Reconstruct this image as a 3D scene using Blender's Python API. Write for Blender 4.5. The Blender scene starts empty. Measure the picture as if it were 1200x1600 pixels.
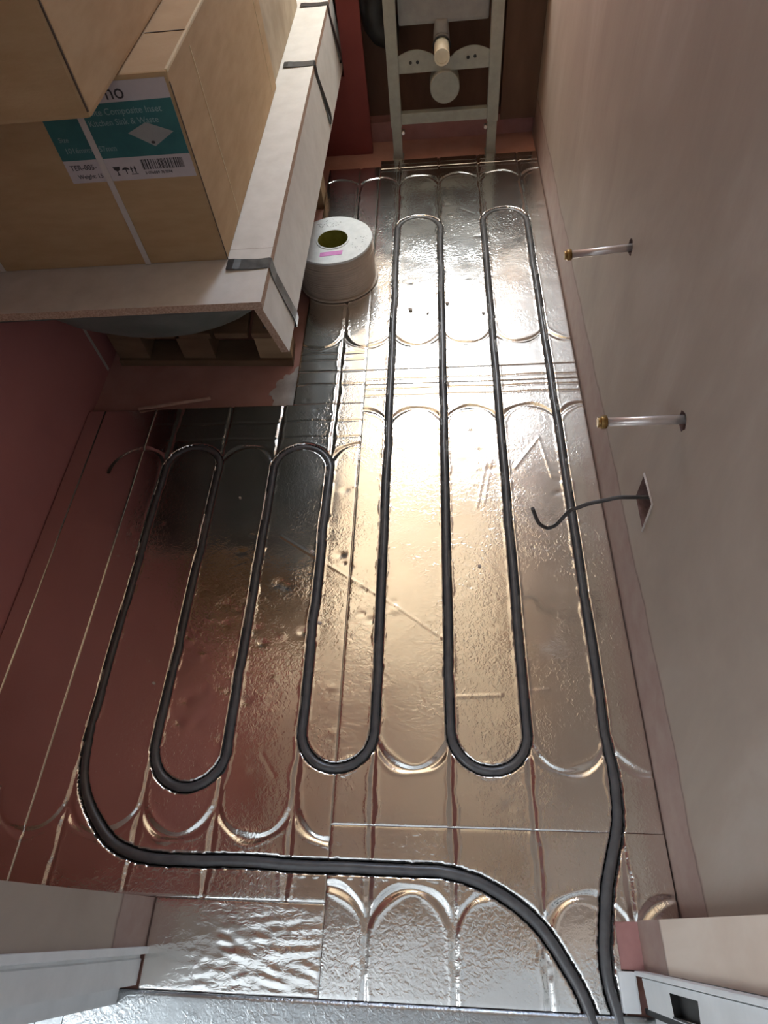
import bpy, bmesh, math, random
import numpy as np
from mathutils import Vector, Matrix

random.seed(7)
RNG = np.random.default_rng(11)
scene = bpy.context.scene
COL = scene.collection

# ------------------------------------------------------------------ camera
cam_data = bpy.data.cameras.new('camera')
cam = bpy.data.objects.new('camera', cam_data)
COL.objects.link(cam)
cam_data.sensor_fit = 'HORIZONTAL'
cam_data.sensor_width = 36.0
cam_data.lens = 36.0 * 981.1 / 1200.0
cam_data.clip_start = 0.02
PITCH, ROLL, YAW = 0.59198, -0.15203, 0.16338
Rm = (Matrix.Rotation(YAW, 4, 'Z') @ Matrix.Rotation(PITCH, 4, 'X') @ Matrix.Rotation(ROLL, 4, 'Z'))
cam.matrix_world = Matrix.Translation((0.2139, 0.0, 1.2875)) @ Rm
scene.camera = cam

# ------------------------------------------------------------------ world, light, exposure
world = bpy.data.worlds.new('overcast_sky')
scene.world = world
world.use_nodes = True
wn = world.node_tree
wn.nodes.clear()
w_out = wn.nodes.new('ShaderNodeOutputWorld')
w_bg = wn.nodes.new('ShaderNodeBackground')
w_geo = wn.nodes.new('ShaderNodeTexCoord')
w_sep = wn.nodes.new('ShaderNodeSeparateXYZ')
w_ramp = wn.nodes.new('ShaderNodeValToRGB')
w_ramp.color_ramp.elements[0].position = 0.35
w_ramp.color_ramp.elements[0].color = (0.17, 0.32, 0.64, 1)
w_ramp.color_ramp.elements[1].position = 0.82
w_ramp.color_ramp.elements[1].color = (1.0, 1.0, 1.0, 1)
wn.links.new(w_geo.outputs['Generated'], w_sep.inputs[0])
wn.links.new(w_sep.outputs['Z'], w_ramp.inputs[0])
wn.links.new(w_ramp.outputs[0], w_bg.inputs['Color'])
wn.links.new(w_bg.outputs[0], w_out.inputs[0])
w_bg.inputs['Strength'].default_value = 3.9

scene.view_settings.view_transform = 'Standard'
scene.view_settings.look = 'None'
scene.view_settings.gamma = 1.0
scene.view_settings.use_curve_mapping = False
scene.view_settings.exposure = 3.1
scene.cycles.max_bounces = 8
scene.cycles.diffuse_bounces = 5
scene.cycles.glossy_bounces = 5
scene.cycles.transparent_max_bounces = 8
scene.cycles.sample_clamp_indirect = 6.0
scene.cycles.use_denoising = True

ROOF_ANGLE = math.atan2(1.2, 1.25)      # sloped ceiling: from (y 3.75, z 1.2) up to (y 2.5, z 2.4)

def area_light(name, loc, size, energy, color, rot=(0, 0, 0), portal=False, size_y=None):
    d = bpy.data.lights.new(name, 'AREA')
    d.shape = 'RECTANGLE'
    d.size = size
    d.size_y = size_y or size
    d.energy = energy
    d.color = color
    if portal:
        d.cycles.is_portal = True
    o = bpy.data.objects.new(name, d)
    o.location = loc
    o.rotation_euler = rot
    COL.objects.link(o)
    return o

# daylight enters through the rooflight; the portal only guides sampling of the sky there
area_light('rooflight_portal', (0.235, 3.21, 1.80), 0.65, 1, (1, 1, 1),
           rot=(-ROOF_ANGLE, 0, 0), portal=True, size_y=0.98)
# added warm fill above the farther box, aimed up to brighten the ceiling
area_light('ceiling_fill_light', (-0.45, 2.22, 0.92), 0.25, 2.7, (1.0, 0.96, 0.76), rot=(math.pi, 0, 0))
# added stand-in for unseen landing daylight; no window is built there
area_light('landing_daylight', (-1.27, -0.85, 1.55), 0.6, 3.0, (0.84, 0.93, 1.0), rot=(0, -math.pi / 2, 0), size_y=0.9)

# ------------------------------------------------------------------ materials
def new_mat(name):
    m = bpy.data.materials.new(name)
    m.use_nodes = True
    nt = m.node_tree
    return m, nt, nt.nodes['Principled BSDF']

def noise_node(nt, scale, detail=3.0, rough=0.55, vec=None, dist=0.0):
    n = nt.nodes.new('ShaderNodeTexNoise')
    n.inputs['Scale'].default_value = scale
    n.inputs['Detail'].default_value = detail
    n.inputs['Roughness'].default_value = rough
    n.inputs['Distortion'].default_value = dist
    if vec is not None:
        nt.links.new(vec, n.inputs['Vector'])
    return n

def ramp_node(nt, fac, stops):
    r = nt.nodes.new('ShaderNodeValToRGB')
    e = r.color_ramp.elements
    while len(e) < len(stops):
        e.new(0.5)
    for el, (p, c) in zip(e, stops):
        el.position = p
        el.color = (*c, 1) if len(c) == 3 else c
    nt.links.new(fac, r.inputs[0])
    return r

def obj_coords(nt, scale=None):
    t = nt.nodes.new('ShaderNodeTexCoord')
    if scale is None:
        return t.outputs['Object']
    mp = nt.nodes.new('ShaderNodeMapping')
    mp.inputs['Scale'].default_value = scale
    nt.links.new(t.outputs['Object'], mp.inputs['Vector'])
    return mp.outputs[0]

def add_bump(nt, bsdf, height, strength, distance):
    b = nt.nodes.new('ShaderNodeBump')
    b.inputs['Strength'].default_value = strength
    b.inputs['Distance'].default_value = distance
    nt.links.new(height, b.inputs['Height'])
    nt.links.new(b.outputs[0], bsdf.inputs['Normal'])
    return b

def mottled(name, c0, c1, scale=6.0, rough=0.7, metal=0.0, bump=0.0, bump_scale=60.0, stretch=None, detail=4.0, lo=0.3, hi=0.7):
    m, nt, b = new_mat(name)
    v = obj_coords(nt, stretch)
    n = noise_node(nt, scale, detail, 0.6, v)
    r = ramp_node(nt, n.outputs['Fac'], [(lo, c0), (hi, c1)])
    nt.links.new(r.outputs[0], b.inputs['Base Color'])
    b.inputs['Roughness'].default_value = rough
    b.inputs['Metallic'].default_value = metal
    if bump > 0:
        n2 = noise_node(nt, bump_scale, 3.0, 0.6, v)
        add_bump(nt, b, n2.outputs['Fac'], 1.0, bump)
    return m

def foil(name, c0=(0.83, 0.80, 0.75), c1=(0.92, 0.895, 0.85), rough0=0.06, rough1=0.17, crinkle=0.00065, crinkle_scale=110.0, stretch=None, film=0.12, rough_film=0.33):
    m, nt, b = new_mat(name)
    v = obj_coords(nt, stretch)
    out = nt.nodes['Material Output']
    nt.nodes.remove(b)
    big = noise_node(nt, 3.2, 3.0, 0.6, v)
    col = ramp_node(nt, big.outputs['Fac'], [(0.3, c0), (0.7, c1)])
    mid = noise_node(nt, 7.0, 4.0, 0.6, v)
    rr = nt.nodes.new('ShaderNodeMapRange')
    rr.inputs['From Min'].default_value = 0.3
    rr.inputs['From Max'].default_value = 0.7
    rr.inputs['To Min'].default_value = rough0
    rr.inputs['To Max'].default_value = rough1
    nt.links.new(mid.outputs['Fac'], rr.inputs['Value'])
    sharp = nt.nodes.new('ShaderNodeBsdfGlossy')
    broad = nt.nodes.new('ShaderNodeBsdfGlossy')      # dusty film over the foil
    broad.inputs['Roughness'].default_value = rough_film
    for g in (sharp, broad):
        nt.links.new(col.outputs[0], g.inputs['Color'])
    nt.links.new(rr.outputs[0], sharp.inputs['Roughness'])
    mix = nt.nodes.new('ShaderNodeMixShader')
    mix.inputs[0].default_value = film
    nt.links.new(sharp.outputs[0], mix.inputs[1])
    nt.links.new(broad.outputs[0], mix.inputs[2])
    nt.links.new(mix.outputs[0], out.inputs[0])
    # fine crinkle, in patches
    fine = noise_node(nt, crinkle_scale, 2.0, 0.5, v, 1.2)
    patch = noise_node(nt, 6.0, 3.0, 0.6, v)
    mask = ramp_node(nt, patch.outputs['Fac'], [(0.40, (0.15, 0.15, 0.15)), (0.58, (1, 1, 1))])
    mul = nt.nodes.new('ShaderNodeMath')
    mul.operation = 'MULTIPLY'
    nt.links.new(fine.outputs['Fac'], mul.inputs[0])
    nt.links.new(mask.outputs[0], mul.inputs[1])
    bp = nt.nodes.new('ShaderNodeBump')
    bp.inputs['Distance'].default_value = crinkle
    nt.links.new(mul.outputs[0], bp.inputs['Height'])
    for g in (sharp, broad):
        nt.links.new(bp.outputs[0], g.inputs['Normal'])
    return m

M = {}
M['foil'] = foil('foil_facing')
M['foil_crinkled'] = foil('crinkled_foil', crinkle=0.0009, crinkle_scale=80.0, rough0=0.10, rough1=0.2, stretch=(0.7, 1.5, 1))
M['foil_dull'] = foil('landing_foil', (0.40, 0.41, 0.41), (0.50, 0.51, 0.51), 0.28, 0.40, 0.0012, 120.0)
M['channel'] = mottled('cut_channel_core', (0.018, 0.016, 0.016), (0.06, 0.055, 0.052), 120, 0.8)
M['pipe'] = mottled('grey_plastic_pipe', (0.075, 0.073, 0.075), (0.12, 0.115, 0.115), 40, 0.34)
M['screed'] = mottled('screed_floor', (0.44, 0.215, 0.17), (0.56, 0.30, 0.24), 7, 0.85, bump=0.001)
M['plaster_splash'] = mottled('plaster_splash', (0.42, 0.36, 0.32), (0.72, 0.68, 0.62), 14, 0.9, bump=0.001)
M['pinkboard'] = mottled('pink_plasterboard', (0.36, 0.17, 0.155), (0.46, 0.235, 0.21), 14, 0.8)
M['left_board'] = mottled('dark_pink_board', (0.40, 0.15, 0.14), (0.46, 0.18, 0.165), 3, 0.8)
M['redboard'] = mottled('red_plasterboard', (0.20, 0.04, 0.034), (0.25, 0.055, 0.045), 5, 0.8)
M['darkwood'] = mottled('dark_ply', (0.10, 0.05, 0.03), (0.17, 0.09, 0.055), 9, 0.8, stretch=(1, 1, 0.3))
M['white_paint'] = mottled('white_gloss_paint', (0.68, 0.69, 0.68), (0.80, 0.81, 0.80), 12, 0.4)
M['ceiling'] = mottled('ceiling_paint', (0.86, 0.79, 0.68), (0.91, 0.84, 0.73), 4, 0.9)
M['landing_paint'] = mottled('landing_paint', (0.72, 0.74, 0.76), (0.80, 0.82, 0.84), 4, 0.9)
M['chipboard_face'] = mottled('melamine_face', (0.60, 0.56, 0.50), (0.70, 0.66, 0.60), 18, 0.5)
M['chipboard_edge'] = mottled('raw_chipboard_edge', (0.30, 0.17, 0.11), (0.58, 0.42, 0.31), 260, 0.9, bump=0.001, bump_scale=300)
M['steel_strap'] = mottled('steel_strap', (0.07, 0.075, 0.075), (0.15, 0.155, 0.155), 30, 0.34, metal=0.9)
M['card'] = mottled('brown_cardboard', (0.40, 0.255, 0.12), (0.47, 0.315, 0.165), 9, 0.85, bump=0.0004, bump_scale=90, stretch=(1, 1, 4))
M['card_grey'] = mottled('stained_cardboard', (0.33, 0.25, 0.16), (0.52, 0.42, 0.29), 7, 0.9)
M['card_line'] = mottled('cardboard_crease', (0.60, 0.47, 0.28), (0.70, 0.56, 0.36), 30, 0.85)
M['card_dark'] = mottled('cardboard_gap', (0.08, 0.05, 0.03), (0.12, 0.08, 0.05), 30, 0.9)
M['white_band'] = mottled('white_strapping', (0.50, 0.44, 0.39), (0.58, 0.52, 0.47), 30, 0.5)
M['label_white'] = mottled('label_white', (0.46, 0.41, 0.40), (0.54, 0.48, 0.47), 20, 0.6)
M['label_teal'] = mottled('label_teal', (0.022, 0.115, 0.115), (0.035, 0.155, 0.15), 20, 0.6)
M['label_text'] = mottled('label_pale_print', (0.20, 0.30, 0.29), (0.26, 0.36, 0.34), 20, 0.6)
M['ink'] = mottled('black_ink', (0.025, 0.02, 0.02), (0.05, 0.045, 0.045), 20, 0.6)
M['sink_picture'] = mottled('printed_sink', (0.26, 0.26, 0.24), (0.34, 0.33, 0.31), 20, 0.6)
M['enamel'] = mottled('bath_underside', (0.07, 0.08, 0.07), (0.15, 0.155, 0.14), 8, 0.6)
M['pale_plastic'] = mottled('pale_plastic', (0.62, 0.60, 0.56), (0.70, 0.68, 0.64), 20, 0.5)
M['timber'] = mottled('rough_timber', (0.30, 0.20, 0.11), (0.48, 0.35, 0.21), 12, 0.85, bump=0.001, stretch=(0.25, 1, 1))
M['timber_dark'] = mottled('dark_shaded_timber', (0.13, 0.075, 0.04), (0.24, 0.15, 0.085), 12, 0.9, bump=0.001, stretch=(0.25, 1, 1))  # dark pallet timber; on the blocks it paints in the shade under the crate
M['lath'] = mottled('pink_lath', (0.42, 0.25, 0.18), (0.55, 0.35, 0.27), 30, 0.8)
M['spool_card'] = mottled('white_drum_card', (0.66, 0.69, 0.68), (0.78, 0.80, 0.79), 45, 0.6)
M['cable_brown'] = mottled('taupe_cable', (0.50, 0.41, 0.33), (0.60, 0.50, 0.41), 20, 0.55)
M['core'] = mottled('olive_drum_core', (0.20, 0.19, 0.03), (0.30, 0.28, 0.06), 40, 0.7)
M['magenta'] = mottled('magenta_sticker', (0.62, 0.20, 0.50), (0.72, 0.28, 0.60), 50, 0.6)
M['frame_grey'] = mottled('grey_frame_paint', (0.29, 0.30, 0.26), (0.35, 0.36, 0.315), 40, 0.5)
M['cistern'] = mottled('cistern_grey', (0.24, 0.24, 0.24), (0.30, 0.30, 0.29), 30, 0.6)
M['cream_plastic'] = mottled('cream_plastic', (0.66, 0.60, 0.44), (0.76, 0.70, 0.54), 30, 0.4)
M['black_plastic'] = mottled('black_plastic', (0.012, 0.012, 0.012), (0.03, 0.03, 0.028), 20, 0.5)
M['brass'] = mottled('brass', (0.26, 0.15, 0.05), (0.40, 0.25, 0.09), 60, 0.42, metal=0.9)
M['tube'] = mottled('dull_copper_tube', (0.60, 0.52, 0.48), (0.76, 0.69, 0.65), 50, 0.3, metal=0.55, stretch=(0.2, 1, 1))
M['cable_black'] = mottled('dark_cable', (0.035, 0.03, 0.028), (0.07, 0.06, 0.055), 60, 0.5)
M['hole_dark'] = mottled('broken_plaster', (0.12, 0.065, 0.055), (0.24, 0.14, 0.12), 60, 0.95)
M['hole_pale'] = mottled('cut_plaster_edge', (0.50, 0.42, 0.36), (0.60, 0.52, 0.46), 60, 0.9)

def skim(name, skim_z, tint=1.0):
    """skimmed plaster: trowel marks and pale patches; bare pink board below a ragged line"""
    m, nt, b = new_mat(name)
    v = obj_coords(nt)
    st = obj_coords(nt, (1, 1.4, 0.7))
    n1 = noise_node(nt, 3.0, 5.0, 0.62, st, 0.6)
    base = ramp_node(nt, n1.outputs['Fac'], [(p, tuple(min(0.85, k * tint) for k in c)) for p, c in ((0.25, (0.32, 0.25, 0.20)), (0.55, (0.385, 0.31, 0.25)), (0.8, (0.45, 0.385, 0.325)))])
    n2 = noise_node(nt, 22.0, 4.0, 0.6, v)
    pink = ramp_node(nt, n2.outputs['Fac'], [(0.3, (0.32, 0.205, 0.175)), (0.7, (0.37, 0.27, 0.225))])
    sep = nt.nodes.new('ShaderNodeSeparateXYZ')
    nt.links.new(v, sep.inputs[0])
    n3 = noise_node(nt, 5.0, 4.0, 0.6, v)
    add = nt.nodes.new('ShaderNodeMath'); add.operation = 'MULTIPLY_ADD'
    add.inputs[1].default_value = 0.05
    nt.links.new(n3.outputs['Fac'], add.inputs[0])
    nt.links.new(sep.outputs['Z'], add.inputs[2])
    edge = nt.nodes.new('ShaderNodeMapRange')
    edge.inputs['From Min'].default_value = skim_z + 0.018
    edge.inputs['From Max'].default_value = skim_z + 0.034
    nt.links.new(add.outputs[0], edge.inputs['Value'])
    mix = nt.nodes.new('ShaderNodeMix'); mix.data_type = 'RGBA'
    nt.links.new(edge.outputs[0], mix.inputs[0])
    nt.links.new(pink.outputs[0], mix.inputs[6])
    nt.links.new(base.outputs[0], mix.inputs[7])
    line = ramp_node(nt, edge.outputs[0], [(0.0, (1, 1, 1)), (0.3, (0.55, 0.5, 0.5)), (0.75, (1, 1, 1))])
    mul = nt.nodes.new('ShaderNodeMix'); mul.data_type = 'RGBA'; mul.blend_type = 'MULTIPLY'
    mul.inputs[0].default_value = 1.0
    nt.links.new(mix.outputs[2], mul.inputs[6])
    nt.links.new(line.outputs[0], mul.inputs[7])
    nt.links.new(mul.outputs[2], b.inputs['Base Color'])
    b.inputs['Roughness'].default_value = 0.62
    n4 = noise_node(nt, 9.0, 4.0, 0.6, st)
    add_bump(nt, b, n4.outputs['Fac'], 0.6, 0.002)
    return m
M['skim'] = skim('skim_plaster', 0.13)
M['skim_pale'] = skim('pale_skim', 0.13, 1.75)      # same skim in a paler tint, for the door reveal

def glass_mat():
    m, nt, b = new_mat('window_glass')
    nt.nodes.remove(b)
    out = nt.nodes['Material Output']
    tr = nt.nodes.new('ShaderNodeBsdfTransparent')
    tr.inputs[0].default_value = (0.96, 0.98, 0.97, 1)
    gl = nt.nodes.new('ShaderNodeBsdfGlossy')
    gl.inputs['Roughness'].default_value = 0.02
    fr = nt.nodes.new('ShaderNodeFresnel')
    fr.inputs[0].default_value = 1.45
    mx = nt.nodes.new('ShaderNodeMixShader')
    nt.links.new(fr.outputs[0], mx.inputs[0])
    nt.links.new(tr.outputs[0], mx.inputs[1])
    nt.links.new(gl.outputs[0], mx.inputs[2])
    nt.links.new(mx.outputs[0], out.inputs[0])
    return m
M['glass'] = glass_mat()

# ------------------------------------------------------------------ mesh helpers (millimetres in, metres out)
MM = 0.001

def link(name, me, mats, parent=None):
    o = bpy.data.objects.new(name, me)
    for mt in (mats if isinstance(mats, (list, tuple)) else [mats]):
        me.materials.append(mt)
    COL.objects.link(o)
    if parent is not None:
        o.parent = parent
        o.matrix_parent_inverse = parent.matrix_world.inverted() if False else Matrix.Identity(4)
        if parent.type == 'EMPTY' or parent.location.length > 0:
            # geometry is written in world space: undo the parents' offsets
            off = Vector((0, 0, 0)); q = parent
            while q is not None:
                off += q.location; q = q.parent
            o.location = -off
    return o

def bm_obj(name, bm, mats, parent=None, smooth=False, bevel=0.0, segs=2):
    if bevel > 0:
        bmesh.ops.bevel(bm, geom=list(bm.edges), offset=bevel * MM, segments=segs, affect='EDGES', profile=0.7)
    bmesh.ops.recalc_face_normals(bm, faces=list(bm.faces))
    me = bpy.data.meshes.new(name)
    bm.to_mesh(me)
    bm.free()
    if smooth:
        for p in me.polygons:
            p.use_smooth = True
    return link(name, me, mats, parent)

def box_into(bm, x0, x1, y0, y1, z0, z1, mi=0):
    vs = [bm.verts.new((x * MM, y * MM, z * MM)) for x in (x0, x1) for y in (y0, y1) for z in (z0, z1)]
    idx = [(0, 1, 3, 2), (4, 6, 7, 5), (0, 4, 5, 1), (2, 3, 7, 6), (0, 2, 6, 4), (1, 5, 7, 3)]
    fs = []
    for q in idx:
        f = bm.faces.new([vs[i] for i in q]); f.material_index = mi; fs.append(f)
    return vs, fs

def box(name, x0, x1, y0, y1, z0, z1, mats, parent=None, bevel=0.0, mats_by_normal=None, segs=2):
    bm = bmesh.new()
    vs, fs = box_into(bm, x0, x1, y0, y1, z0, z1)
    bmesh.ops.recalc_face_normals(bm, faces=fs)
    if mats_by_normal:
        for f in bm.faces:
            f.normal_update()
            f.material_index = mats_by_normal(f.normal)
    return bm_obj(name, bm, mats, parent, bevel=bevel, segs=segs)

def prism(name, poly, z0, z1, mats, parent=None, bevel=0.0, axis='z', smooth=False):
    """poly: 2-D outline in mm, extruded along the axis"""
    bm = bmesh.new()
    def P(a, b, c):
        return {'z': (a, b, c), 'y': (a, c, b), 'x': (c, a, b)}[axis]
    lo = [bm.verts.new(Vector(P(a, b, z0)) * MM) for a, b in poly]
    hi = [bm.verts.new(Vector(P(a, b, z1)) * MM) for a, b in poly]
    n = len(poly)
    bm.faces.new(lo); bm.faces.new(hi)
    for i in range(n):
        bm.faces.new((lo[i], lo[(i + 1) % n], hi[(i + 1) % n], hi[i]))
    return bm_obj(name, bm, mats, parent, bevel=bevel, smooth=smooth)

def tube_into(bm, pts, r, n=12, cap=True, mi=0):
    """pts in mm; r number or list"""
    P = [Vector(p) * MM for p in pts]
    m = len(P)
    R = [r * MM] * m if not hasattr(r, '__len__') else [a * MM for a in r]
    T = []
    for i in range(m):
        t = P[min(i + 1, m - 1)] - P[max(i - 1, 0)]
        T.append(t.normalized())
    up = Vector((0, 0, 1)) if abs(T[0].z) < 0.9 else Vector((0, 1, 0))
    nrm = (up - T[0] * up.dot(T[0])).normalized()
    rings = []
    for i in range(m):
        nrm = (nrm - T[i] * nrm.dot(T[i])).normalized()
        bn = T[i].cross(nrm)
        rings.append([bm.verts.new(P[i] + (nrm * math.cos(a) + bn * math.sin(a)) * R[i])
                      for a in [2 * math.pi * k / n for k in range(n)]])
    for i in range(m - 1):
        for k in range(n):
            f = bm.faces.new((rings[i][k], rings[i][(k + 1) % n], rings[i + 1][(k + 1) % n], rings[i + 1][k]))
            f.material_index = mi; f.smooth = True
    if cap:
        for rg in (rings[0], rings[-1]):
            f = bm.faces.new(rg); f.material_index = mi

def tube(name, pts, r, mats, parent=None, n=12):
    bm = bmesh.new()
    tube_into(bm, pts, r, n)
    return bm_obj(name, bm, mats, parent)

def lathe(name, prof, center, mats, parent=None, n=64, axis='z', closed=True, jitter=None):
    """prof: list of (r, h) mm, revolved about the axis through center"""
    bm = bmesh.new()
    c = Vector(center)
    rings = []
    for r, h in prof:
        ring = []
        for k in range(n):
            a = 2 * math.pi * k / n
            rr = r + (jitter(a, h) if jitter else 0)
            if axis == 'z': v = Vector((rr * math.cos(a), rr * math.sin(a), h))
            elif axis == 'y': v = Vector((rr * math.cos(a), h, rr * math.sin(a)))
            else: v = Vector((h, rr * math.cos(a), rr * math.sin(a)))
            ring.append(bm.verts.new((c + v) * MM))
        rings.append(ring)
    m = len(rings)
    for i in range(m if closed else m - 1):
        j = (i + 1) % m
        for k in range(n):
            bm.faces.new((rings[i][k], rings[i][(k + 1) % n], rings[j][(k + 1) % n], rings[j][k]))
    if not closed:
        if prof[0][0] > 0.5: bm.faces.new(rings[0])
        if prof[-1][0] > 0.5: bm.faces.new(rings[-1])
    bmesh.ops.remove_doubles(bm, verts=list(bm.verts), dist=1e-6)
    o = bm_obj(name, bm, mats, parent)
    for p in o.data.polygons:
        p.use_smooth = True
    try:
        o.data.set_sharp_from_angle(angle=math.radians(35))
    except Exception:
        pass
    return o

def text(name, s, size, loc, mat, parent=None, rot=(math.pi / 2, 0, 0), squeeze=1.0, extrude=0.2):
    cu = bpy.data.curves.new(name, 'FONT')
    cu.body = s
    cu.size = size * MM
    cu.extrude = extrude * MM
    cu.resolution_u = 3
    o = bpy.data.objects.new(name, cu)
    COL.objects.link(o)
    bpy.context.view_layer.update()
    me = bpy.data.meshes.new_from_object(o.evaluated_get(bpy.context.evaluated_depsgraph_get()))
    bpy.data.objects.remove(o)
    me.transform(Matrix.Translation(Vector(loc) * MM) @ Matrix.Rotation(rot[2], 4, 'Z') @ Matrix.Rotation(rot[0], 4, 'X') @ Matrix.Diagonal((squeeze, 1, 1, 1)))
    me.materials.clear()
    me.name = name
    return link(name, me, mat, parent)

def thing(name, label, cat, loc=(0, 0, 0), group=None):
    o = bpy.data.objects.new(name, None)
    o.empty_display_size = 0.05
    o.location = Vector(loc) * MM
    COL.objects.link(o)
    tag(o, label, cat, group)
    return o

def tag(o, label, cat, group=None):
    o['label'] = label
    o['category'] = cat
    if group:
        o['group'] = group
    return o

def struct(o):
    o['kind'] = 'structure'
    return o

def holed_panel(name, outer, holes, depth_vec, mats, parent=None, hole_mi=0, back=True):
    """flat panel with recesses: outer and holes are lists of 3-D points (mm) in one plane;
    each hole is pushed in along depth_vec; hole = (pts, has_back)"""
    bm = bmesh.new()
    def loop(pts):
        vs = [bm.verts.new(Vector(p) * MM) for p in pts]
        return vs, [bm.edges.new((vs[i], vs[(i + 1) % len(vs)])) for i in range(len(vs))]
    ov, oe = loop(outer)
    edges = list(oe)
    hv = []
    for pts, has_back in holes:
        v, e = loop(pts)
        hv.append((v, has_back)); edges += e
    bmesh.ops.triangle_fill(bm, use_beauty=True, use_dissolve=False, edges=edges)
    dv = Vector(depth_vec) * MM
    for v, has_back in hv:
        inner = [bm.verts.new(a.co + dv) for a in v]
        n = len(v)
        for i in range(n):
            f = bm.faces.new((v[i], v[(i + 1) % n], inner[(i + 1) % n], inner[i])); f.material_index = hole_mi
        if has_back:
            f = bm.faces.new(inner); f.material_index = hole_mi
    # outer shell
    bk = [bm.verts.new(a.co + dv * 1.5) for a in ov]
    n = len(ov)
    for i in range(n):
        bm.faces.new((ov[i], ov[(i + 1) % n], bk[(i + 1) % n], bk[i]))
    if back and all(h[1] for h in hv):
        bm.faces.new(bk)
    return bm_obj(name, bm, mats, parent)

# ------------------------------------------------------------------ floor heights: channels, arcs, creases
LINES = (75, 225, 375, 525)

def semi(cx, cy, r, top, n=28):
    s = 1 if top else -1
    return [(cx - r * math.cos(math.pi * k / n), cy + s * r * math.sin(math.pi * k / n)) for k in range(n + 1)]

def catmull(P, n=10):
    out = []
    P = [np.array(p, float) for p in P]
    for i in range(len(P) - 1):
        p0 = P[max(i - 1, 0)]; p1 = P[i]; p2 = P[i + 1]; p3 = P[min(i + 2, len(P) - 1)]
        for k in range(n):
            t = k / n
            out.append(tuple(0.5 * (2 * p1 + (p2 - p0) * t + (2 * p0 - 5 * p1 + 4 * p2 - p3) * t * t + (3 * p1 - p0 - 3 * p2 + p3) * t ** 3)))
    out.append(tuple(P[-1]))
    return out

def pipe_path():
    pts = catmull([(520, -300), (484, -125), (471, -58), (474, 3), (486, 58), (505, 112), (523, 172), (528, 230), (526, 300), (525, 390)], 8)
    def straight(x, y0, y1, n=14):
        return [(x, y0 + (y1 - y0) * k / n) for k in range(1, n)]
    pts += straight(525, 390, 2062)
    pts += semi(450, 2062, 75, True)[::-1]
    pts += straight(375, 2062, 330)
    pts += semi(300, 330, 75, False)[::-1]
    pts += straight(225, 330, 2042)
    pts += semi(150, 2042, 75, True)[::-1]
    pts += straight(75, 2042, 330)
    pts += semi(0, 330, 75, False)[::-1]
    pts += straight(-75, 330, 994)
    pts += semi(-150, 994, 75, True)[::-1]
    pts += straight(-225, 994, 289)
    pts += semi(-300, 289, 75, False)[::-1]
    pts += straight(-375, 289, 1004)
    pts += semi(-450, 1004, 75, True)[::-1]
    pts += straight(-525, 1004, 330)
    pts += catmull([(-525, 330), (-515, 248), (-488, 188), (-446, 138), (-405, 108), (-345, 91), (-255, 90), (-160, 90), (-62, 88),
                    (78, 86), (150, 87), (215, 84), (290, 62), (362, 17), (408, -43), (440, -115), (490, -300)], 8)
    out = []
    for i, (x, y) in enumerate(pts):
        out.append((x + 1.3 * math.sin(y * 0.021 + i * 0.05) + 0.6 * math.sin(y * 0.053), y + 1.0 * math.sin(x * 0.03)))
    return out
PIPE = pipe_path()

ARCS = []       # (cx, cy, top, clip x0, x1, clip y0, y1)
for cx in (0, 150, 300, 450, 600):
    for cy, top, y0, y1 in ((330, False, 155, 1292), (1122, True, 155, 1292), (1525, False, 1352, 2520), (2312, True, 1352, 2520), (-18, True, -110, 155)):
        ARCS.append((cx, cy, top, 0, 600, y0, y1))
for cx in (0, -150, -300, -450, -600):
    ARCS.append((cx, 202, False, -760, 0, 30, 1224))
    ARCS.append((cx, 1000, True, -760, 0, 30, 1224))
for cx in (0, -150):
    ARCS.append((cx, 1525, False, -200, 0, 1352, 2520))
    ARCS.append((cx, 2312, True, -200, 0, 1352, 2520))

CROSS = [(1311, 0, 600), (1272, 0, 600), (1246, 0, 600), (2478, 0, 600), (2428, 0, 600), (1352, -200, 0), (1400, -200, 0), (1428, -200, 0), (1300, -200, 0), (1102, -540, 0), (1160, -600, 0)]

W_PH = RNG.uniform(0, 6.28, (18, 3))
W_F = np.concatenate([RNG.uniform(0.006, 0.02, (8, 2)), RNG.uniform(0.02, 0.055, (10, 2))])
W_A = np.concatenate([RNG.uniform(0.10, 0.26, 8), RNG.uniform(0.015, 0.05, 10)])
DENTS = []
for _ in range(150):
    DENTS.append((RNG.uniform(-700, 600), RNG.uniform(-60, 2400), RNG.uniform(4, 11), RNG.uniform(-0.9, 0.5)))
for _ in range(46):
    DENTS.append((RNG.normal(-250, 70), RNG.normal(480, 130), RNG.uniform(8, 17), RNG.uniform(-1.7, 0.9)))
for _ in range(26):
    DENTS.append((RNG.normal(-20, 60), RNG.normal(620, 220), RNG.uniform(5, 14), RNG.uniform(-1.5, 0.9)))
for _ in range(30):
    DENTS.append((RNG.normal(270, 150), RNG.normal(1100, 450), RNG.uniform(5, 12), RNG.uniform(-1.2, 0.9)))
SCRATCH = []
for _ in range(46):
    x, y = RNG.uniform(-560, 560), RNG.uniform(0, 2300); a = RNG.uniform(0, 3.14); l = RNG.uniform(15, 60)
    SCRATCH.append((x, y, x + l * math.cos(a), y + l * math.sin(a), RNG.uniform(-0.5, 0.5)))
SCRATCH += [(-180, 790, 110, 600, 0.8), (110, 600, 220, 520, 0.7), (240, 398, 330, 402, 0.9), (380, 410, 425, 414, 0.9),
            (400, 980, 470, 1080, 0.9), (470, 1080, 490, 950, 0.8), (330, 1000, 300, 860, 0.5), (345, 1010, 318, 870, 0.5)]

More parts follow.
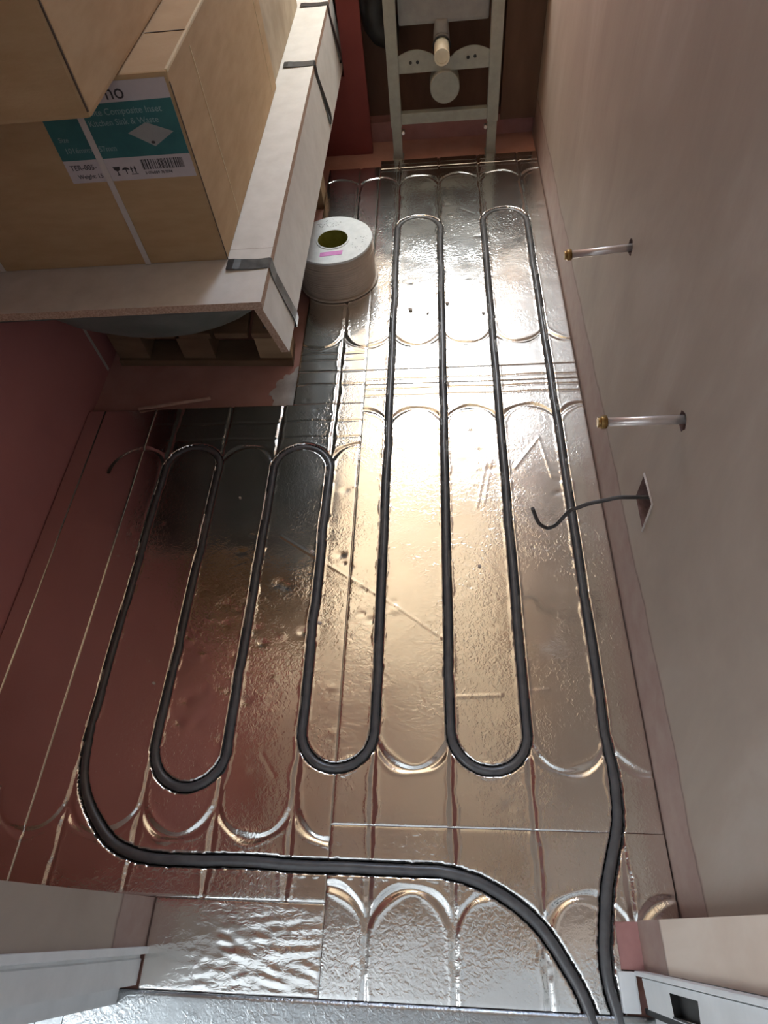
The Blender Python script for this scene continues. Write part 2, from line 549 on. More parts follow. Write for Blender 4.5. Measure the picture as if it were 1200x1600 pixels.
def seg_dist(X, Y, ax, ay, bx, by):
    dx, dy = bx - ax, by - ay
    L2 = dx * dx + dy * dy + 1e-9
    t = np.clip(((X - ax) * dx + (Y - ay) * dy) / L2, 0, 1)
    return np.hypot(X - ax - t * dx, Y - ay - t * dy)

def crease(d, depth, w):
    z = -depth * np.exp(-(d / w) ** 2)
    return z + 0.32 * depth * np.exp(-((d - 1.9 * w) / (0.55 * w)) ** 2)

def heights(X, Y, flat=False, wrinkle=0.0):
    Z = np.zeros_like(X)
    for (ph, fr, am) in zip(W_PH, W_F, W_A):
        Z += am * np.sin(fr[0] * X + ph[0] + 0.6 * np.sin(fr[1] * Y + ph[2])) * np.sin(fr[1] * Y + ph[1])
    for (x, y, r, a) in DENTS:
        m = (np.abs(X - x) < 3 * r) & (np.abs(Y - y) < 3 * r)
        if m.any():
            Z[m] += a * np.exp(-(((X[m] - x) / r) ** 2 + ((Y[m] - y) / (r * 0.7)) ** 2))
    for (ax, ay, bx, by, a) in SCRATCH:
        m = (X > min(ax, bx) - 8) & (X < max(ax, bx) + 8) & (Y > min(ay, by) - 8) & (Y < max(ay, by) + 8)
        if m.any():
            Z[m] += a * np.exp(-(seg_dist(X[m], Y[m], ax, ay, bx, by) / 2.4) ** 2)
    dark = np.full_like(X, 99.0)
    if not flat:
        wob = 0.9 * np.sin(Y * 0.021) + 0.5 * np.sin(Y * 0.07 + 1) + 0.25 * np.sin(Y * 0.31)
        wid = 4.4 + 1.0 * np.sin(Y * 0.037 + X * 0.01) + 0.8 * np.sin(Y * 0.11)
        C = np.zeros_like(X)
        for x in LINES + tuple(-a for a in LINES):
            d = np.abs(X - x - wob)
            C = np.where(d < 22, np.minimum(C, crease(d, 3.0, wid)) + np.where(C < 0, 0, np.maximum(0, crease(d, 3.0, wid))), C)
        for (cx, cy, top, x0, x1, y0, y1) in ARCS:
            m = (X >= x0) & (X <= x1) & (Y >= y0) & (Y <= y1) & (np.abs(X - cx) < 100)
            m &= (Y > cy - 6) if top else (Y < cy + 6)
            if m.any():
                d = np.abs(np.hypot(X[m] - cx, Y[m] - cy) - 75)
                c = crease(d, 2.6, 5.0 + 1.5 * np.sin(X[m] * 0.07))
                C[m] = np.where(np.abs(c) > np.abs(C[m]), c, C[m])
        for (y, x0, x1) in CROSS:
            m = (X >= x0) & (X <= x1) & (np.abs(Y - y) < 16)
            if m.any():
                c = crease(np.abs(Y[m] - y - 1.5 * np.sin(X[m] * 0.03)), 1.5, 3.2)
                C[m] = np.where(np.abs(c) > np.abs(C[m]), c, C[m])
        Z += C
        # the routed channel that holds the pipe
        x0, x1, y0, y1 = X.min() - 30, X.max() + 30, Y.min() - 30, Y.max() + 30
        for (a, b) in zip(PIPE[:-1], PIPE[1:]):
            ax, ay, bx, by = a[0], a[1], b[0], b[1]
            if max(ax, bx) < x0 or min(ax, bx) > x1 or max(ay, by) < y0 or min(ay, by) > y1:
                continue
            m = (X > min(ax, bx) - 26) & (X < max(ax, bx) + 26) & (Y > min(ay, by) - 26) & (Y < max(ay, by) + 26)
            if m.any():
                dark[m] = np.minimum(dark[m], seg_dist(X[m], Y[m], ax, ay, bx, by))
        rag = 0.7 * np.sin(X * 0.21 + Y * 0.17) + 0.6 * np.sin(Y * 0.37 - X * 0.29)
        cut = np.clip((330 - Y) / 200, 0, 1)          # the last runs were cut by hand, wider
        hw = 9.0 + 0.35 * rag + cut * (2.9 + 0.5 * rag)
        near = dark < 25
        k = np.clip((hw - dark) / 2.6, 0, 1)
        Z = np.where(near, Z * (1 - k) - 17.0 * k + 0.35 * np.exp(-((dark - hw - 2.5) / 2.5) ** 2) * (1 + rag), Z)
    return Z, dark

# ------------------------------------------------------------------ floor
floor = struct(box('floor', -1300, 1300, -1500, 3750, -60, -20, M['screed']))

def foil_board(x0, x1, y0, y1, step=2.9, mat='foil', flat=False, wrinkle=0.0, keep=None, gap=0.4):
    x0 += gap; x1 -= gap; y0 += gap; y1 -= gap
    nx = max(2, int(round((x1 - x0) / step)) + 1); ny = max(2, int(round((y1 - y0) / step)) + 1)
    xs = np.linspace(x0, x1, nx); ys = np.linspace(y0, y1, ny)
    X, Y = np.meshgrid(xs, ys)
    Z, dark = heights(X, Y, flat)
    if wrinkle > 0:
        ph = RNG.uniform(0, 6.28, 32)
        W = np.zeros_like(X)
        for i in range(16):
            f = RNG.uniform(0.16, 0.5); g = RNG.uniform(0.02, 0.09)
            W += RNG.uniform(0.3, 1) * np.sin(f * Y + 1.9 * np.sin(g * X + ph[i]) + ph[i + 16]) * np.maximum(0, np.sin(g * 1.3 * X + 0.05 * Y + ph[i]))
        mask = np.clip((22 - Y + 0.10 * (X + 310)) / 90, 0.06, 1) * np.clip((X + 275) / 110, 0.12, 1)
        Z += wrinkle * W * mask
    e = np.minimum(np.minimum(X - x0, x1 - X), np.minimum(Y - y0, y1 - Y))
    Z -= 0.6 * np.exp(-(e / 2.2) ** 2)
    n = nx * ny
    top = np.stack([X.ravel(), Y.ravel(), Z.ravel()], 1)
    # rim goes down to the floor slab
    rim = np.concatenate([np.arange(nx), nx * np.arange(1, ny) + nx - 1, nx * (ny - 1) + np.arange(nx - 2, -1, -1), nx * np.arange(ny - 2, 0, -1)])
    low = top[rim].copy(); low[:, 2] = -20
    V = np.concatenate([top, low]) * MM
    I = np.arange(n).reshape(ny, nx)
    F = np.stack([I[:-1, :-1].ravel(), I[:-1, 1:].ravel(), I[1:, 1:].ravel(), I[1:, :-1].ravel()], 1)
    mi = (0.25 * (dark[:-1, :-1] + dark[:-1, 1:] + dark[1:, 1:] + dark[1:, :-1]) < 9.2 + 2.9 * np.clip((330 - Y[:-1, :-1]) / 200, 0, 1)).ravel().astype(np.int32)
    if keep is not None:
        fx = 0.5 * (X[:-1, :-1] + X[1:, 1:]).ravel(); fy = 0.5 * (Y[:-1, :-1] + Y[1:, 1:]).ravel()
        k = keep(fx, fy)
        F = F[k]; mi = mi[k]
    m = len(rim)
    if keep is None:
        S = np.stack([rim, n + np.arange(m), n + (np.arange(m) + 1) % m, np.roll(rim, -1)], 1)
        F = np.concatenate([F, S]); mi = np.concatenate([mi, np.zeros(m, np.int32)])
    me = bpy.data.meshes.new('foil_board')
    me.vertices.add(len(V)); me.vertices.foreach_set('co', V.ravel())
    me.loops.add(F.size); me.loops.foreach_set('vertex_index', F.ravel().astype(np.int32))
    me.polygons.add(len(F)); me.polygons.foreach_set('loop_start', np.arange(0, F.size, 4, dtype=np.int32))
    me.polygons.foreach_set('material_index', mi)
    me.polygons.foreach_set('use_smooth', np.ones(len(F), bool))
    me.update(calc_edges=True)
    return link('foil_board', me, [M[mat], M['channel']], floor)

foil_board(0, 600, 155, 1292)
foil_board(0, 600, 1292, 1352)
foil_board(0, 600, 1352, 2452)
foil_board(0, 600, 2452, 2512)
foil_board(0, 600, -103, 155, keep=lambda x, y: (x < 492) | (y > 22))
foil_board(-600, 0, 30, 1224)
foil_board(-755, -600, 30, 1224)
foil_board(-806, -755, 30, 1224, flat=True)
foil_board(-200, 0, 1224, 1352)
foil_board(-200, 0, 1352, 2470)
foil_board(-309, 0, -103, 30, mat='foil_crinkled', flat=True, wrinkle=0.34)
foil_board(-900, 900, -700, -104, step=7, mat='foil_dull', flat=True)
# landing boards: ridged joints seen at the bottom left
for x in (-514, -478, -431):
    box('joint_strip', x - 4, x + 4, -500, -108, -1, 1.5, M['foil_dull'], floor)
# bare pink strip beside the last pipe run
box('pink_strip', 492, 540, -44, 22, -20, -1.5, M['pinkboard'], floor)
# pale plaster spilt on the bare floor
spill = [(-196, 1230), (-196, 1300), (-198, 1385)]
for k in range(26):
    a = math.pi * (0.5 + k / 25 * 1.0)
    r = 1 + 0.10 * math.sin(5 * a) + 0.08 * math.sin(11 * a + 1) + 0.05 * math.sin(19 * a)
    spill.append((-198 + 78 * r * math.cos(a) * (1.15 if math.sin(a) < 0 else 0.8), 1308 + 78 * r * math.sin(a)))
prism('plaster_spill', spill, -20, -18, M['plaster_splash'], floor)

# ------------------------------------------------------------------ walls
def circ(y, z, r, n=14, x=603, jag=0.0):
    return [(x, y + (r + random.uniform(-jag, jag)) * math.cos(2 * math.pi * k / n), z + (r + random.uniform(-jag, jag)) * math.sin(2 * math.pi * k / n)) for k in range(n)]

DIAMOND = [(603, 742, 287), (603, 669, 292), (603, 660, 212), (603, 739, 217)]     # square cut-out, seen edge-on from above
wall_right = struct(holed_panel('wall_right', [(603, 24, -20), (603, 3750, -20), (603, 3750, 2400), (603, 24, 2400)],
                                [(circ(1163, 488, 17, jag=3), True), (circ(697, 489, 17, jag=3), True), (DIAMOND, True)],
                                (26, 0, 0), [M['skim'], M['hole_dark']], hole_mi=1))
# plaster edge left standing round the cable hole
bm = bmesh.new()
tube_into(bm, [(602, 742, 288), (602, 668, 293), (602, 659, 211)][::-1], 2.4, 6)
bm_obj('cut_edge', bm, M['hole_pale'], wall_right)

wall_left = struct(box('wall_left', -908, -808, -44, 3750, -20, 2400, M['left_board']))
box('joint_filler', -808, -807, 1405, 1416, -15, 330, M['hole_pale'], wall_left)

wall_front = struct(box('wall_front', -908, -312, -44, 29, -20, 2400, M['skim']))
box('wall_nib', 530, 603, -44, 24, -20, 2400, M['skim_pale'], wall_front)
box('door_lintel', -312, 530, -44, 29, 2060, 2400, M['skim'], wall_front)

ceiling = struct(box('ceiling', -908, 703, -44, 2520, 2400, 2450, M['ceiling']))
# sloped ceiling with the rooflight opening
def slope_pt(x, s):      # s = mm along the slope from the eaves
    return (x, 3750 - s * math.cos(ROOF_ANGLE), 1200 + s * math.sin(ROOF_ANGLE))
SL = math.hypot(1250, 1200)
nvec = Vector((0, math.sin(ROOF_ANGLE), math.cos(ROOF_ANGLE)))
bm = bmesh.new()
RX0, RX1, RS0, RS1 = -90, 560, 320, 1300
ov = [slope_pt(-908, 0), slope_pt(703, 0), slope_pt(703, SL), slope_pt(-908, SL)]
hole = [slope_pt(RX0, RS0), slope_pt(RX1, RS0), slope_pt(RX1, RS1), slope_pt(RX0, RS1)]
struct(holed_panel('ceiling_slope', ov, [(hole, False)], nvec * 120, [M['ceiling'], M['white_paint']], hole_mi=1, back=False))
window = struct(thing('window_1', 'rooflight', 'window'))
del window['label'], window['category']
def sash(name, x0, x1, s0, s1, d0, d1, mat):
    bm = bmesh.new()
    lo = [Vector(slope_pt(x, s)) + nvec * d0 for x, s in ((x0, s0), (x1, s0), (x1, s1), (x0, s1))]
    hi = [Vector(slope_pt(x, s)) + nvec * d1 for x, s in ((x0, s0), (x1, s0), (x1, s1), (x0, s1))]
    a = [bm.verts.new(p * MM) for p in lo]; b = [bm.verts.new(p * MM) for p in hi]
    bm.faces.new(a); bm.faces.new(b)
    for i in range(4):
        bm.faces.new((a[i], a[(i + 1) % 4], b[(i + 1) % 4], b[i]))
    return bm_obj(name, bm, mat, window)
for q in ((RX0, RX0 + 45, RS0, RS1), (RX1 - 45, RX1, RS0, RS1), (RX0 + 45, RX1 - 45, RS0, RS0 + 45), (RX0 + 45, RX1 - 45, RS1 - 45, RS1)):
    sash('sash', *q, 70, 118, M['white_paint'])
sash('pane', RX0 + 45, RX1 - 45, RS0 + 45, RS1 - 45, 90, 94, M['glass'])
struct(box('wall_eaves', -908, 703, 3750, 3800, -20, 1230, M['skim']))
# half-height boxing behind the toilet frame
wall_back = struct(box('wall_back', -116.5, -38, 2610, 2640, -20, 500, M['redboard']))
box('boxing_cheek', -235, -116.5, 2612, 2630, -20, 262, M['redboard'], wall_back)
box('recess_panel', -60, 603, 2760, 2790, -20, 500, M['darkwood'], wall_back)
box('side_board', 468, 603, 2655, 2680, 55, 500, M['darkwood'], wall_back)
box('foot_strip', -60, 603, 2700, 2760, -20, 55, M['pinkboard'], wall_back)
struct(box('bounce_ledge_1', -104, 603, 2600, 3750, 500, 520, M['ceiling']))  # unseen ledge: shuts rooflight out of the recess, pale to bounce it upward
struct(box('bounce_ledge_2', -808, -104, 2720, 3750, 500, 520, M['ceiling']))  # unseen ledge added to bounce more rooflight onto the ceiling

# landing behind the camera
struct(box('wall_landing_back', -1300, 1300, -1550, -1500, -20, 2400, M['landing_paint']))
struct(box('wall_landing_left', -1350, -1300, -1550, -44, -20, 2400, M['landing_paint']))
struct(box('wall_landing_right', 1300, 1350, -1550, -44, -20, 2400, M['landing_paint']))
struct(box('wall_landing_front_left', -1300, -908, -94, -44, -20, 2400, M['landing_paint']))
struct(box('wall_landing_front_right', 603, 1300, -94, -44, -20, 2400, M['landing_paint']))
struct(box('ceiling_landing', -1350, 1350, -1550, -44, 2400, 2450, M['landing_paint']))

# door lining: left and right jambs with stop bead
door = struct(thing('door_1', 'lining', 'door'))
del door['label'], door['category']
prism('left_jamb', [(-340, -98), (-313, -98), (-313, -62), (-316, -60), (-316, -56), (-303, -54), (-303, -44), (-340, -44)], 0, 2050, M['white_paint'], door)
prism('left_casing', [(-420, -125), (-340, -125), (-340, -44.5), (-420, -44.5)], 0, 2050, M['white_paint'], door, bevel=3)

# ------------------------------------------------------------------ heating pipe
bm = bmesh.new()
tube_into(bm, [(x, y, -6.6 + 0.8 * math.sin(x * 0.011 + y * 0.017)) for x, y in PIPE], [8.0 + 1.4 * min(max((330 - y) / 200, 0), 1) for x, y in PIPE], 12)
tag(bm_obj('heating_pipe', bm, M['pipe']), 'dark grey underfloor heating pipe looping through the foil floor channels', 'pipe')
# right jamb: face with latch slot, groove, dark gap below and behind
slot = [(517, -62, 168), (517, -62, 287), (517, -86, 281), (517, -88, 172)]
jr = holed_panel('right_jamb', [(517, -53, 26), (517, -53, 2050), (517, -91, 2050), (517, -91, 38)], [(slot, True)], (11, 0, 0), [M['white_paint'], M['black_plastic']], door, hole_mi=1)
box('stop_bead', 511, 530, -51, -44.5, 8, 2050, M['white_paint'], door, bevel=1.5)
box('dark_gap_strip', 521, 533, -100, -92, 0, 2050, M['black_plastic'], door)  # black strip painted in for the dark gap behind the jamb
box('slot_lip', 515.5, 517.5, -89.5, -87.5, 170, 284, M['black_plastic'], door)
box('right_casing', 534, 640, -125, -95, 0, 2050, M['white_paint'], door, bevel=3)
box('sill_block', 486, 514, -100, -46, -20, 6, M['white_paint'], door, bevel=3)

# ------------------------------------------------------------------ pallet
pal = thing('timber_pallet', 'dark rough timber pallet on the bare floor under the crated bath', 'pallet', (-500, 1440, -20))
def skew(o):
    me = o.data
    for v in me.vertices:
        v.co.y -= (v.co.x + 0.22) * 0.055
        v.co.x -= (v.co.y - 1.4) * 0.06
    return o
for y in (1400, 1850, 2300):
    skew(box('runner', -770, -222, y, y + 95, -20, 2, M['timber_dark'], pal, bevel=2))
    for x in (-770, -560, -322):
        skew(box('block', x, x + 100 if x > -600 else x + 100, y + 12, y + 92, 2, 78, M['timber' if (x > -400 and y < 1500) else 'timber_dark'], pal, bevel=2))  # blocks darkened to paint under-crate shade; near right one stays pale
for k in range(5):
    x = -770 + k * 111
    skew(box('deck_board', x, x + 98, 1412, 2395, 78, 97, M['timber_dark'], pal, bevel=2))

# ------------------------------------------------------------------ crated bath
bath = thing('crated_bath', 'upturned-rim bath in a white chipboard frame with steel straps on the pallet', 'bath', (-470, 1800, 98))
bath['label'] = 'grey-bottomed bath packed in a white-faced chipboard frame with steel straps'
def chip(n):      # raw edges on the narrow faces
    return 0 if abs(n.z) > 0.5 else 1
box('front_board', -800, -138, 1030, 1210, 482, 500, [M['chipboard_face'], M['chipboard_edge']], bath, mats_by_normal=chip)
box('side_top_board', -252, -138, 1211, 2700, 482, 500, [M['chipboard_face'], M['chipboard_edge']], bath, mats_by_normal=chip)
box('rear_board', -800, -253, 2440, 2700, 482, 500, [M['chipboard_face'], M['chipboard_edge']], bath, mats_by_normal=chip)
box('far_side_board', -800, -720, 1211, 2439, 482, 500, [M['chipboard_face'], M['chipboard_edge']], bath, mats_by_normal=chip)
bm = bmesh.new()
vs, fs = box_into(bm, -156, -138.5, 1030, 2700, 334, 481.5)
for v in bm.verts:
    if v.co.z < 0.4:
        v.co.x += 0.0185
        if v.co.y < 2: v.co.y += 0.038
        else: v.co.z -= 0.05
bmesh.ops.recalc_face_normals(bm, faces=fs)
for f in bm.faces:
    f.normal_update()
    f.material_index = 0 if abs(f.normal.x) > 0.5 else 1
bm_obj('side_panel', bm, [M['chipboard_face'], M['chipboard_edge']], bath)

# bowl: rounded-rectangle rings from the rim down
def rrect(x0, x1, y0, y1, r, n=7):
    P = []
    for cx, cy, a0 in ((x1 - r, y1 - r, 0), (x0 + r, y1 - r, 90), (x0 + r, y0 + r, 180), (x1 - r, y0 + r, 270)):
        for k in range(n + 1):
            a = math.radians(a0 + 90 * k / n)
            P.append((cx + r * math.cos(a), cy + r * math.sin(a)))
    return P
bm = bmesh.new()
prev = None
for (z, x0, x1, y0, y1, r) in ((481, -781, -162, 1034, 2690, 12), (476, -781, -162, 1034, 2690, 12), (474, -760, -180, 1062, 2650, 100),
                               (440, -740, -195, 1076, 2620, 170), (380, -725, -205, 1104, 2600, 200), (300, -705, -215, 1176, 2590, 215),
                               (220, -690, -235, 1285, 2560, 210), (150, -675, -262, 1400, 2520, 190), (115, -650, -300, 1490, 2450, 170), (102, -600, -340, 1560, 2400, 120)):
    ring = [bm.verts.new((x * MM, y * MM, z * MM)) for x, y in rrect(x0, x1, y0, y1, r)]
    if prev:
        for i in range(len(ring)):
            f = bm.faces.new((prev[i], prev[(i + 1) % len(ring)], ring[(i + 1) % len(ring)], ring[i])); f.smooth = True
    prev = ring
bm.faces.new(prev)
bm_obj('bowl', bm, M['enamel'], bath)
for x, y in ((-560, 1425), (-405, 1475), (-575, 2300), (-380, 2300)):
    lathe('foot', [(8, 98), (8, 108), (4.5, 114), (4.5, 250), (3, 252)], (x, y, 0), M['pale_plastic'], bath, n=12, closed=False)

def strap(y0, y1, wd=17, lift=6):
    bm = bmesh.new()
    path = [(-228, y0, 502 + lift * .8), (-214, y0, 502 + lift), (-200, y0, 501.6 + lift * .4), (-165, y0, 501.2), (-140, y0 + 3, 501.2), (-136.6, y0 + 6, 498),
            (-135.6, y0 + 10, 460), (-117.5, y1, 338), (-117, y1 + 2, 320), (-150, y1 + 4, 315), (-200, y1 + 4, 318)]
    a, b = [], []
    for (x, y, z) in path:
        for lst, s in ((a, -1), (b, 1)):
            lst.append((x, y + s * wd, z))
    th = 0.9
    rows = []
    for i, (p, q) in enumerate(zip(a, b)):
        pn = Vector(path[min(i + 1, len(path) - 1)]) - Vector(path[max(i - 1, 0)])
        nn = Vector((-pn.z, 0, pn.x)).normalized() * th
        rows.append([bm.verts.new(Vector(v) * MM) for v in (p, q)] + [bm.verts.new((Vector(v) + nn) * MM) for v in (q, p)])
    for r0, r1 in zip(rows[:-1], rows[1:]):
        for k in range(4):
            bm.faces.new((r0[k], r0[(k + 1) % 4], r1[(k + 1) % 4], r1[k]))
    bm.faces.new(rows[0]); bm.faces.new(rows[-1])
    return bm_obj('strap', bm, M['steel_strap'], bath)
strap(1153, 1184, 17, 2.5)
strap(2108, 2150, 17, 2)
strap(2560, 2590, 15, 2)

# ------------------------------------------------------------------ cardboard boxes
def carton(name, label, x0, x1, y0, y1, z0, z1, mat, seam=True, bev=5):
    t = thing(name, label, 'box', ((x0 + x1) / 2, (y0 + y1) / 2, z0), None)
    box('body', x0, x1, y0, y1, z0, z1, M[mat], t, bevel=bev)
    return t
c1 = carton('cardboard_box', 'brown cardboard box with a teal and white product label, standing on the bath frame', -790, -231, 1174, 1972, 500.6, 856, 'card')
# flap lid lip along the side and across the top, scored lines
box('scored_line', -231.5, -230.3, 1330, 1333, 506, 835, M['card_line'], c1)
box('scored_line', -231.5, -230.3, 1905, 1907, 505, 850, M['card_line'], c1)
box('lid_edge', -310, -233, 1340, 1342.5, 855.5, 857, M['card_dark'], c1)
box('lid_corner', -236, -230.4, 1180, 1965, 851, 856.6, M['card_line'], c1, bevel=2)
box('front_edge', -231, -229.8, 1172.8, 1176, 502, 840, M['card_dark'], c1)
FY = 1173.4
lab = box('product_label', -482, -237, FY - 0.3, FY + 2, 682, 848, M['label_white'], c1)
prism('teal_panel', [(-482, 724), (-237, 724), (-237, 817), (-482, 815)], FY - 0.5, FY - 0.2, M['label_teal'], lab, axis='y')
TY = FY - 0.7
text('lettering', 'no', 34, (-351, TY, 821), M['ink'], lab)
text('lettering', 'nite Composite Inset', 15.5, (-392, TY, 797), M['label_text'], lab)
text('lettering', 'd Kitchen Sink & Waste', 14.5, (-412, TY, 780), M['label_text'], lab)
text('lettering', 'Size', 12, (-470, TY, 757), M['label_text'], lab)
text('lettering', '1016mm', 13.5, (-468, TY, 737), M['label_text'], lab)
text('lettering', 'x 457mm', 13.5, (-420, TY, 737), M['label_text'], lab)
text('lettering', 'TER-005-', 13.5, (-474, TY, 706), M['ink'], lab)
text('lettering', 'Weight: 15', 11, (-466, TY, 690), M['ink'], lab)
prism('sink_picture', [(-336, 765), (-297, 781), (-252, 763), (-294, 740)], TY - .1, TY + .1, M['sink_picture'], lab, axis='y')
prism('waste_dot', [(-296 + 4 * math.cos(a), 747 + 2.6 * math.sin(a)) for a in np.linspace(0, 6.28, 11)[:-1]], TY - .2, TY - .1, M['ink'], lab, axis='y')
bm = bmesh.new()
x = -334.0
while x < -252:
    w = random.choice((0.6, 0.9, 1.2, 2.0, 2.6))
    box_into(bm, x, x + w, TY - .1, TY + .1, 700 + (x + 334) * 0.0, 718)
    x += w + random.choice((0.7, 1.1, 1.6, 2.4))
bm_obj('barcode', bm, M['ink'], lab)
text('lettering', '5 056089 767594', 7.5, (-333, TY, 691), M['ink'], lab)
# handling pictograms: goblet, umbrella, arrows
prism('handling_mark', [(-392, 708), (-378, 708), (-380, 702), (-384, 700), (-384, 694), (-381, 692), (-389, 692), (-386, 694), (-386, 700), (-390, 702)], TY - .1, TY + .1, M['ink'], lab, axis='y')
prism('handling_mark', [(-376, 701), (-373, 705), (-368, 706.5), (-363, 705), (-360, 701), (-367, 702.5), (-367, 694), (-369, 694), (-369, 702.5)], TY - .1, TY + .1, M['ink'], lab, axis='y')
for xx in (-357, -350):
    prism('handling_mark', [(xx - 2.5, 702), (xx, 708), (xx + 2.5, 702), (xx + 1, 702), (xx + 1, 695), (xx - 1, 695), (xx - 1, 702)], TY - .1, TY + .1, M['ink'], lab, axis='y')
box('handling_mark', -360, -346.5, TY - .1, TY + .1, 692.3, 693.6, M['ink'], lab)
for x, dx in ((-411, 6), (-741, 4)):
    prism('white_band', [(x - 6, 856), (x + 6, 856), (x + 6 + dx, 502), (x - 6 + dx, 502)], FY - 2.2, FY - 1.2, M['white_band'], c1, axis='y')

c2 = carton('cardboard_box', 'grey-stained cardboard box farthest back on the bath frame, behind the labelled one', -780, -238, 1982, 2560, 500.6, 800, 'card_grey')
c3 = carton('cardboard_box', 'plain brown cardboard box on top of the labelled box, jutting out in front', -790, -312, 1019, 1960, 858, 1335, 'card', bev=7)
box('front_edge', -313.5, -311, 1017.5, 1020.5, 868, 1325, M['card_dark'], c3)

# ------------------------------------------------------------------ cable drum
drum = thing('cable_drum', 'drum of taupe cable with a white card top and magenta sticker on the foil floor', 'cable drum', (-110, 1786, 0))
DC = (-110, 1786, 0)
lathe('winding', [(60, 9), (118, 9)] + [(118.0 + 3.6 * abs(math.sin(h * 0.45)) + 2.5 * math.sin(math.pi * (h - 9) / 124) + (2.5 if 100 < h < 112 else 0), h) for h in np.arange(10, 133, 0.8)] + [(118, 133), (60, 133)], DC, M['cable_brown'], drum, n=72)
lathe('bottom_flange', [(50, 2), (129, 2), (130, 5), (129, 8), (50, 8)], DC, M['cable_brown'], drum, n=72)
lathe('top_flange', [(50, 134), (122, 134), (124, 136), (124, 140), (123, 142), (50, 142)], DC, M['spool_card'], drum, n=72, jitter=lambda a, h: 0.7 * math.sin(5 * a) + .5 * math.sin(11 * a + 1))
lathe('core_tube', [(47, 3), (50.5, 3), (50.5, 143.5), (47, 143.5)], DC, M['core'], drum, n=48)
lathe('core_rim', [(47, 142.2), (53.5, 142.2), (52.5, 144.2), (47.6, 144.2)], DC, M['spool_card'], drum, n=48)
prism('sticker', [(-144, 1699), (-76, 1706), (-74, 1726), (-144, 1719)], 142.1, 142.8, M['magenta'], drum)
bm = bmesh.new()
rr = random.Random(3)
for k in range(58):
    a = rr.choice((rr.uniform(-0.65, 0.1), rr.uniform(1.4, 2.2)))
    r = rr.uniform(66, 112)
    x, y = -110 + r * math.cos(a), 1786 + r * math.sin(a)
    w, h = rr.uniform(1.0, 4.5), rr.uniform(0.8, 1.6)
    box_into(bm, x, x + w, y, y + h, 142.0, 142.35)
bm_obj('faint_print', bm, M['ink'], drum)['kind'] = 'stuff'

# ------------------------------------------------------------------ offcut of lath by the board end
lath = bmesh.new()
tube_into(lath, [(-653, 1222, 5), (-452, 1268, -9)], 6.5, 4)
tag(bm_obj('timber_lath', lath, M['lath']), 'thin pinkish timber lath lying against the end of the foil board', 'offcut')

tag(box('timber_block', -236, -203, 2235, 2330, -20, 72, M['timber'], None, bevel=2), 'pale timber block on the floor beyond the cable drum, beside the bath crate', 'offcut')

# crumbs of grout and plaster on the foil
crumbs = ((128, 1608, 9), (182, 1590, 5), (243, 1632, 7), (352, 1577, 6), (238, 1283, 6), (300, 700, 5), (-95, 742, 6), (-60, 560, 5), (-300, 905, 4), (-410, 420, 4))
bm = bmesh.new()
for (x, y, r) in crumbs:
    for v in bmesh.ops.create_icosphere(bm, subdivisions=1, radius=r * MM)['verts']:
        v.co *= random.uniform(0.7, 1.15)
        v.co.z *= 0.5
        v.co += Vector((x, y, r * 0.42)) * MM
o = tag(bm_obj('plaster_crumbs', bm, M['hole_pale']), 'tiny scattered crumbs of plaster lying on the foil floor between the pipe runs', 'crumbs')
o['kind'] = 'stuff'

# ------------------------------------------------------------------ toilet frame
FR = thing('toilet_frame', 'grey steel toilet frame with cream flush pipe and round waste cap at the back', 'toilet frame', (248, 2560, 0))
for x0, x1, xa, xb in ((47, 88, 50, 85), (408, 449, 411, 446)):
    box('post', x0, x1, 2540, 2576, 104, 580, M['frame_grey'], FR, bevel=2)
    box('leg', xa, xb, 2543, 2573, -19, 104, M['frame_grey'], FR, bevel=2)
    box('foot_plate', x0 - 1, x1 + 1, 2541, 2590, -20, -14, M['frame_grey'], FR)
box('lower_rail', 88, 408, 2544, 2572, 112, 150, M['frame_grey'], FR, bevel=2)
box('upper_rail', 88, 408, 2544, 2572, 545, 575, M['frame_grey'], FR, bevel=2)
top_edge = [(88 + 320 * k / 40, 322 + 26 * math.sin(math.pi * (k / 40 * 320) / 145) * (1 if True else 0)) for k in range(41)]
def plate_top(u):
    if u < 125: return 336 + 16 * math.sin(math.pi * u / 120)
    if u > 195: return 336 + 16 * math.sin(math.pi * (320 - u) / 120)
    return 330 - 14 * math.sin(math.pi * (u - 125) / 70)
poly = [(88, 282), (408, 282)] + [(88 + u, plate_top(u)) for u in range(320, -1, -8)]
prism('mounting_plate', poly, 2546, 2552, M['frame_grey'], FR, axis='y')
for x, z in ((131, 315), (156, 315), (333, 318), (357, 320)):
    lathe('bolt_hole', [(5.5, 2544.6), (5.5, 2546)], (x, 0, z), M['black_plastic'], FR, n=14, axis='y', closed=False)
box('cistern', 94, 402, 2580, 2596, 412, 540, M['cistern'], FR, bevel=10)
tube('flush_elbow', [(241, 2592, 425), (241, 2592, 402), (241, 2590, 388), (241, 2586, 375), (241, 2580, 367), (241, 2560, 363), (241, 2543, 361)], [24, 25, 27, 28, 28, 28, 28], M['cistern'], FR, n=20)
lathe('seal_ring', [(27, 2536), (31, 2536), (31, 2545), (27, 2545)], (241, 0, 361), M['black_plastic'], FR, n=24, axis='y')
tube('flush_pipe', [(241, 2544, 361), (241, 2468, 354)], 26, M['cream_plastic'], FR, n=24)
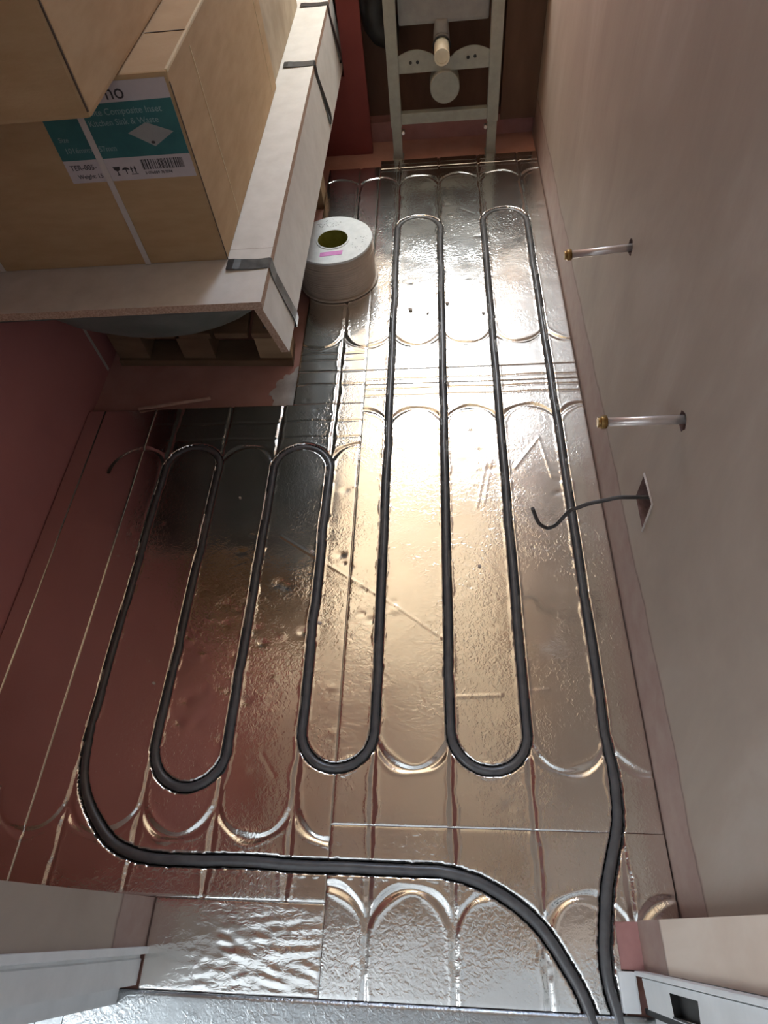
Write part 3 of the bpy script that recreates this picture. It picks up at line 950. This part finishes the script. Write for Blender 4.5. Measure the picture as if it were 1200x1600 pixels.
lathe('pipe_lip', [(20, 2466), (26.5, 2466), (26.5, 2472), (20, 2472)], (241, 0, 354), M['cream_plastic'], FR, n=24, axis='y')
lathe('waste_cap', [(0.3, 2526), (50, 2526), (53, 2529), (53, 2600)], (251, 0, 235), M['frame_grey'], FR, n=40, axis='y', closed=False)
for x in (92, 404):
    tube('levelling_bolt', [(x, 2556, 86), (x, 2534, 86)], 6, M['tube'], FR, n=8)

tag(tube('soil_pipe', [(10, 2690, 499), (10, 2690, 430), (14, 2690, 395), (30, 2690, 372), (60, 2690, 360), (90, 2690, 358)], 52, M['black_plastic'], None, n=22),
    'black plastic waste pipe bending behind the left post of the toilet frame', 'waste pipe')

# ------------------------------------------------------------------ copper tails and cable on the right wall
def tail(y, z, x_end, z_end, y_end, label):
    t = thing('pipe_tail', label, 'pipe', (603, y, z), 'capped pipe tails on the right wall')
    d = Vector((x_end - 640, y_end - y, z_end - z))
    p = lambda s: tuple(Vector((640, y, z)) + d * s)
    L = d.length
    tube('tube', [p(0.0), p((L - 12) / L)], 7.6, M['tube'], t, n=16)
    tube('end_cap', [p((L - 15) / L), p((L - 14) / L), p((L - 6) / L), p((L - 5) / L), p((L - 4.5) / L), p((L - 1) / L), p(1)], [9.6, 11, 11, 10.5, 8, 8.5, 8.2], M['brass'], t, n=8)
    return t
tail(1164, 489, 474, 476, 1164, 'brass-capped pipe tail sticking out of the right wall, farther one near the toilet frame')
tail(699, 490, 470, 488, 699, 'brass-capped pipe tail sticking out of the right wall, nearer one above the square hole')
cab = catmull([(636, 710, 250), (612, 700, 268), (596, 698, 272), (570, 697, 274), (549, 698, 272), (527, 699, 262), (499, 698, 253), (480, 697, 241), (466, 698, 228), (449, 699, 180), (440, 700, 166), (431, 700, 163), (418, 700, 174), (408, 700, 192), (394, 700, 236)], 6)
CB = [Vector(p) for p in [(a[0], a[1], a[2]) for a in cab]]
tag(tube('power_cable', CB, 3.9, M['cable_black'], None, n=10), 'dark flex curling out of the square hole in the right wall', 'cable')
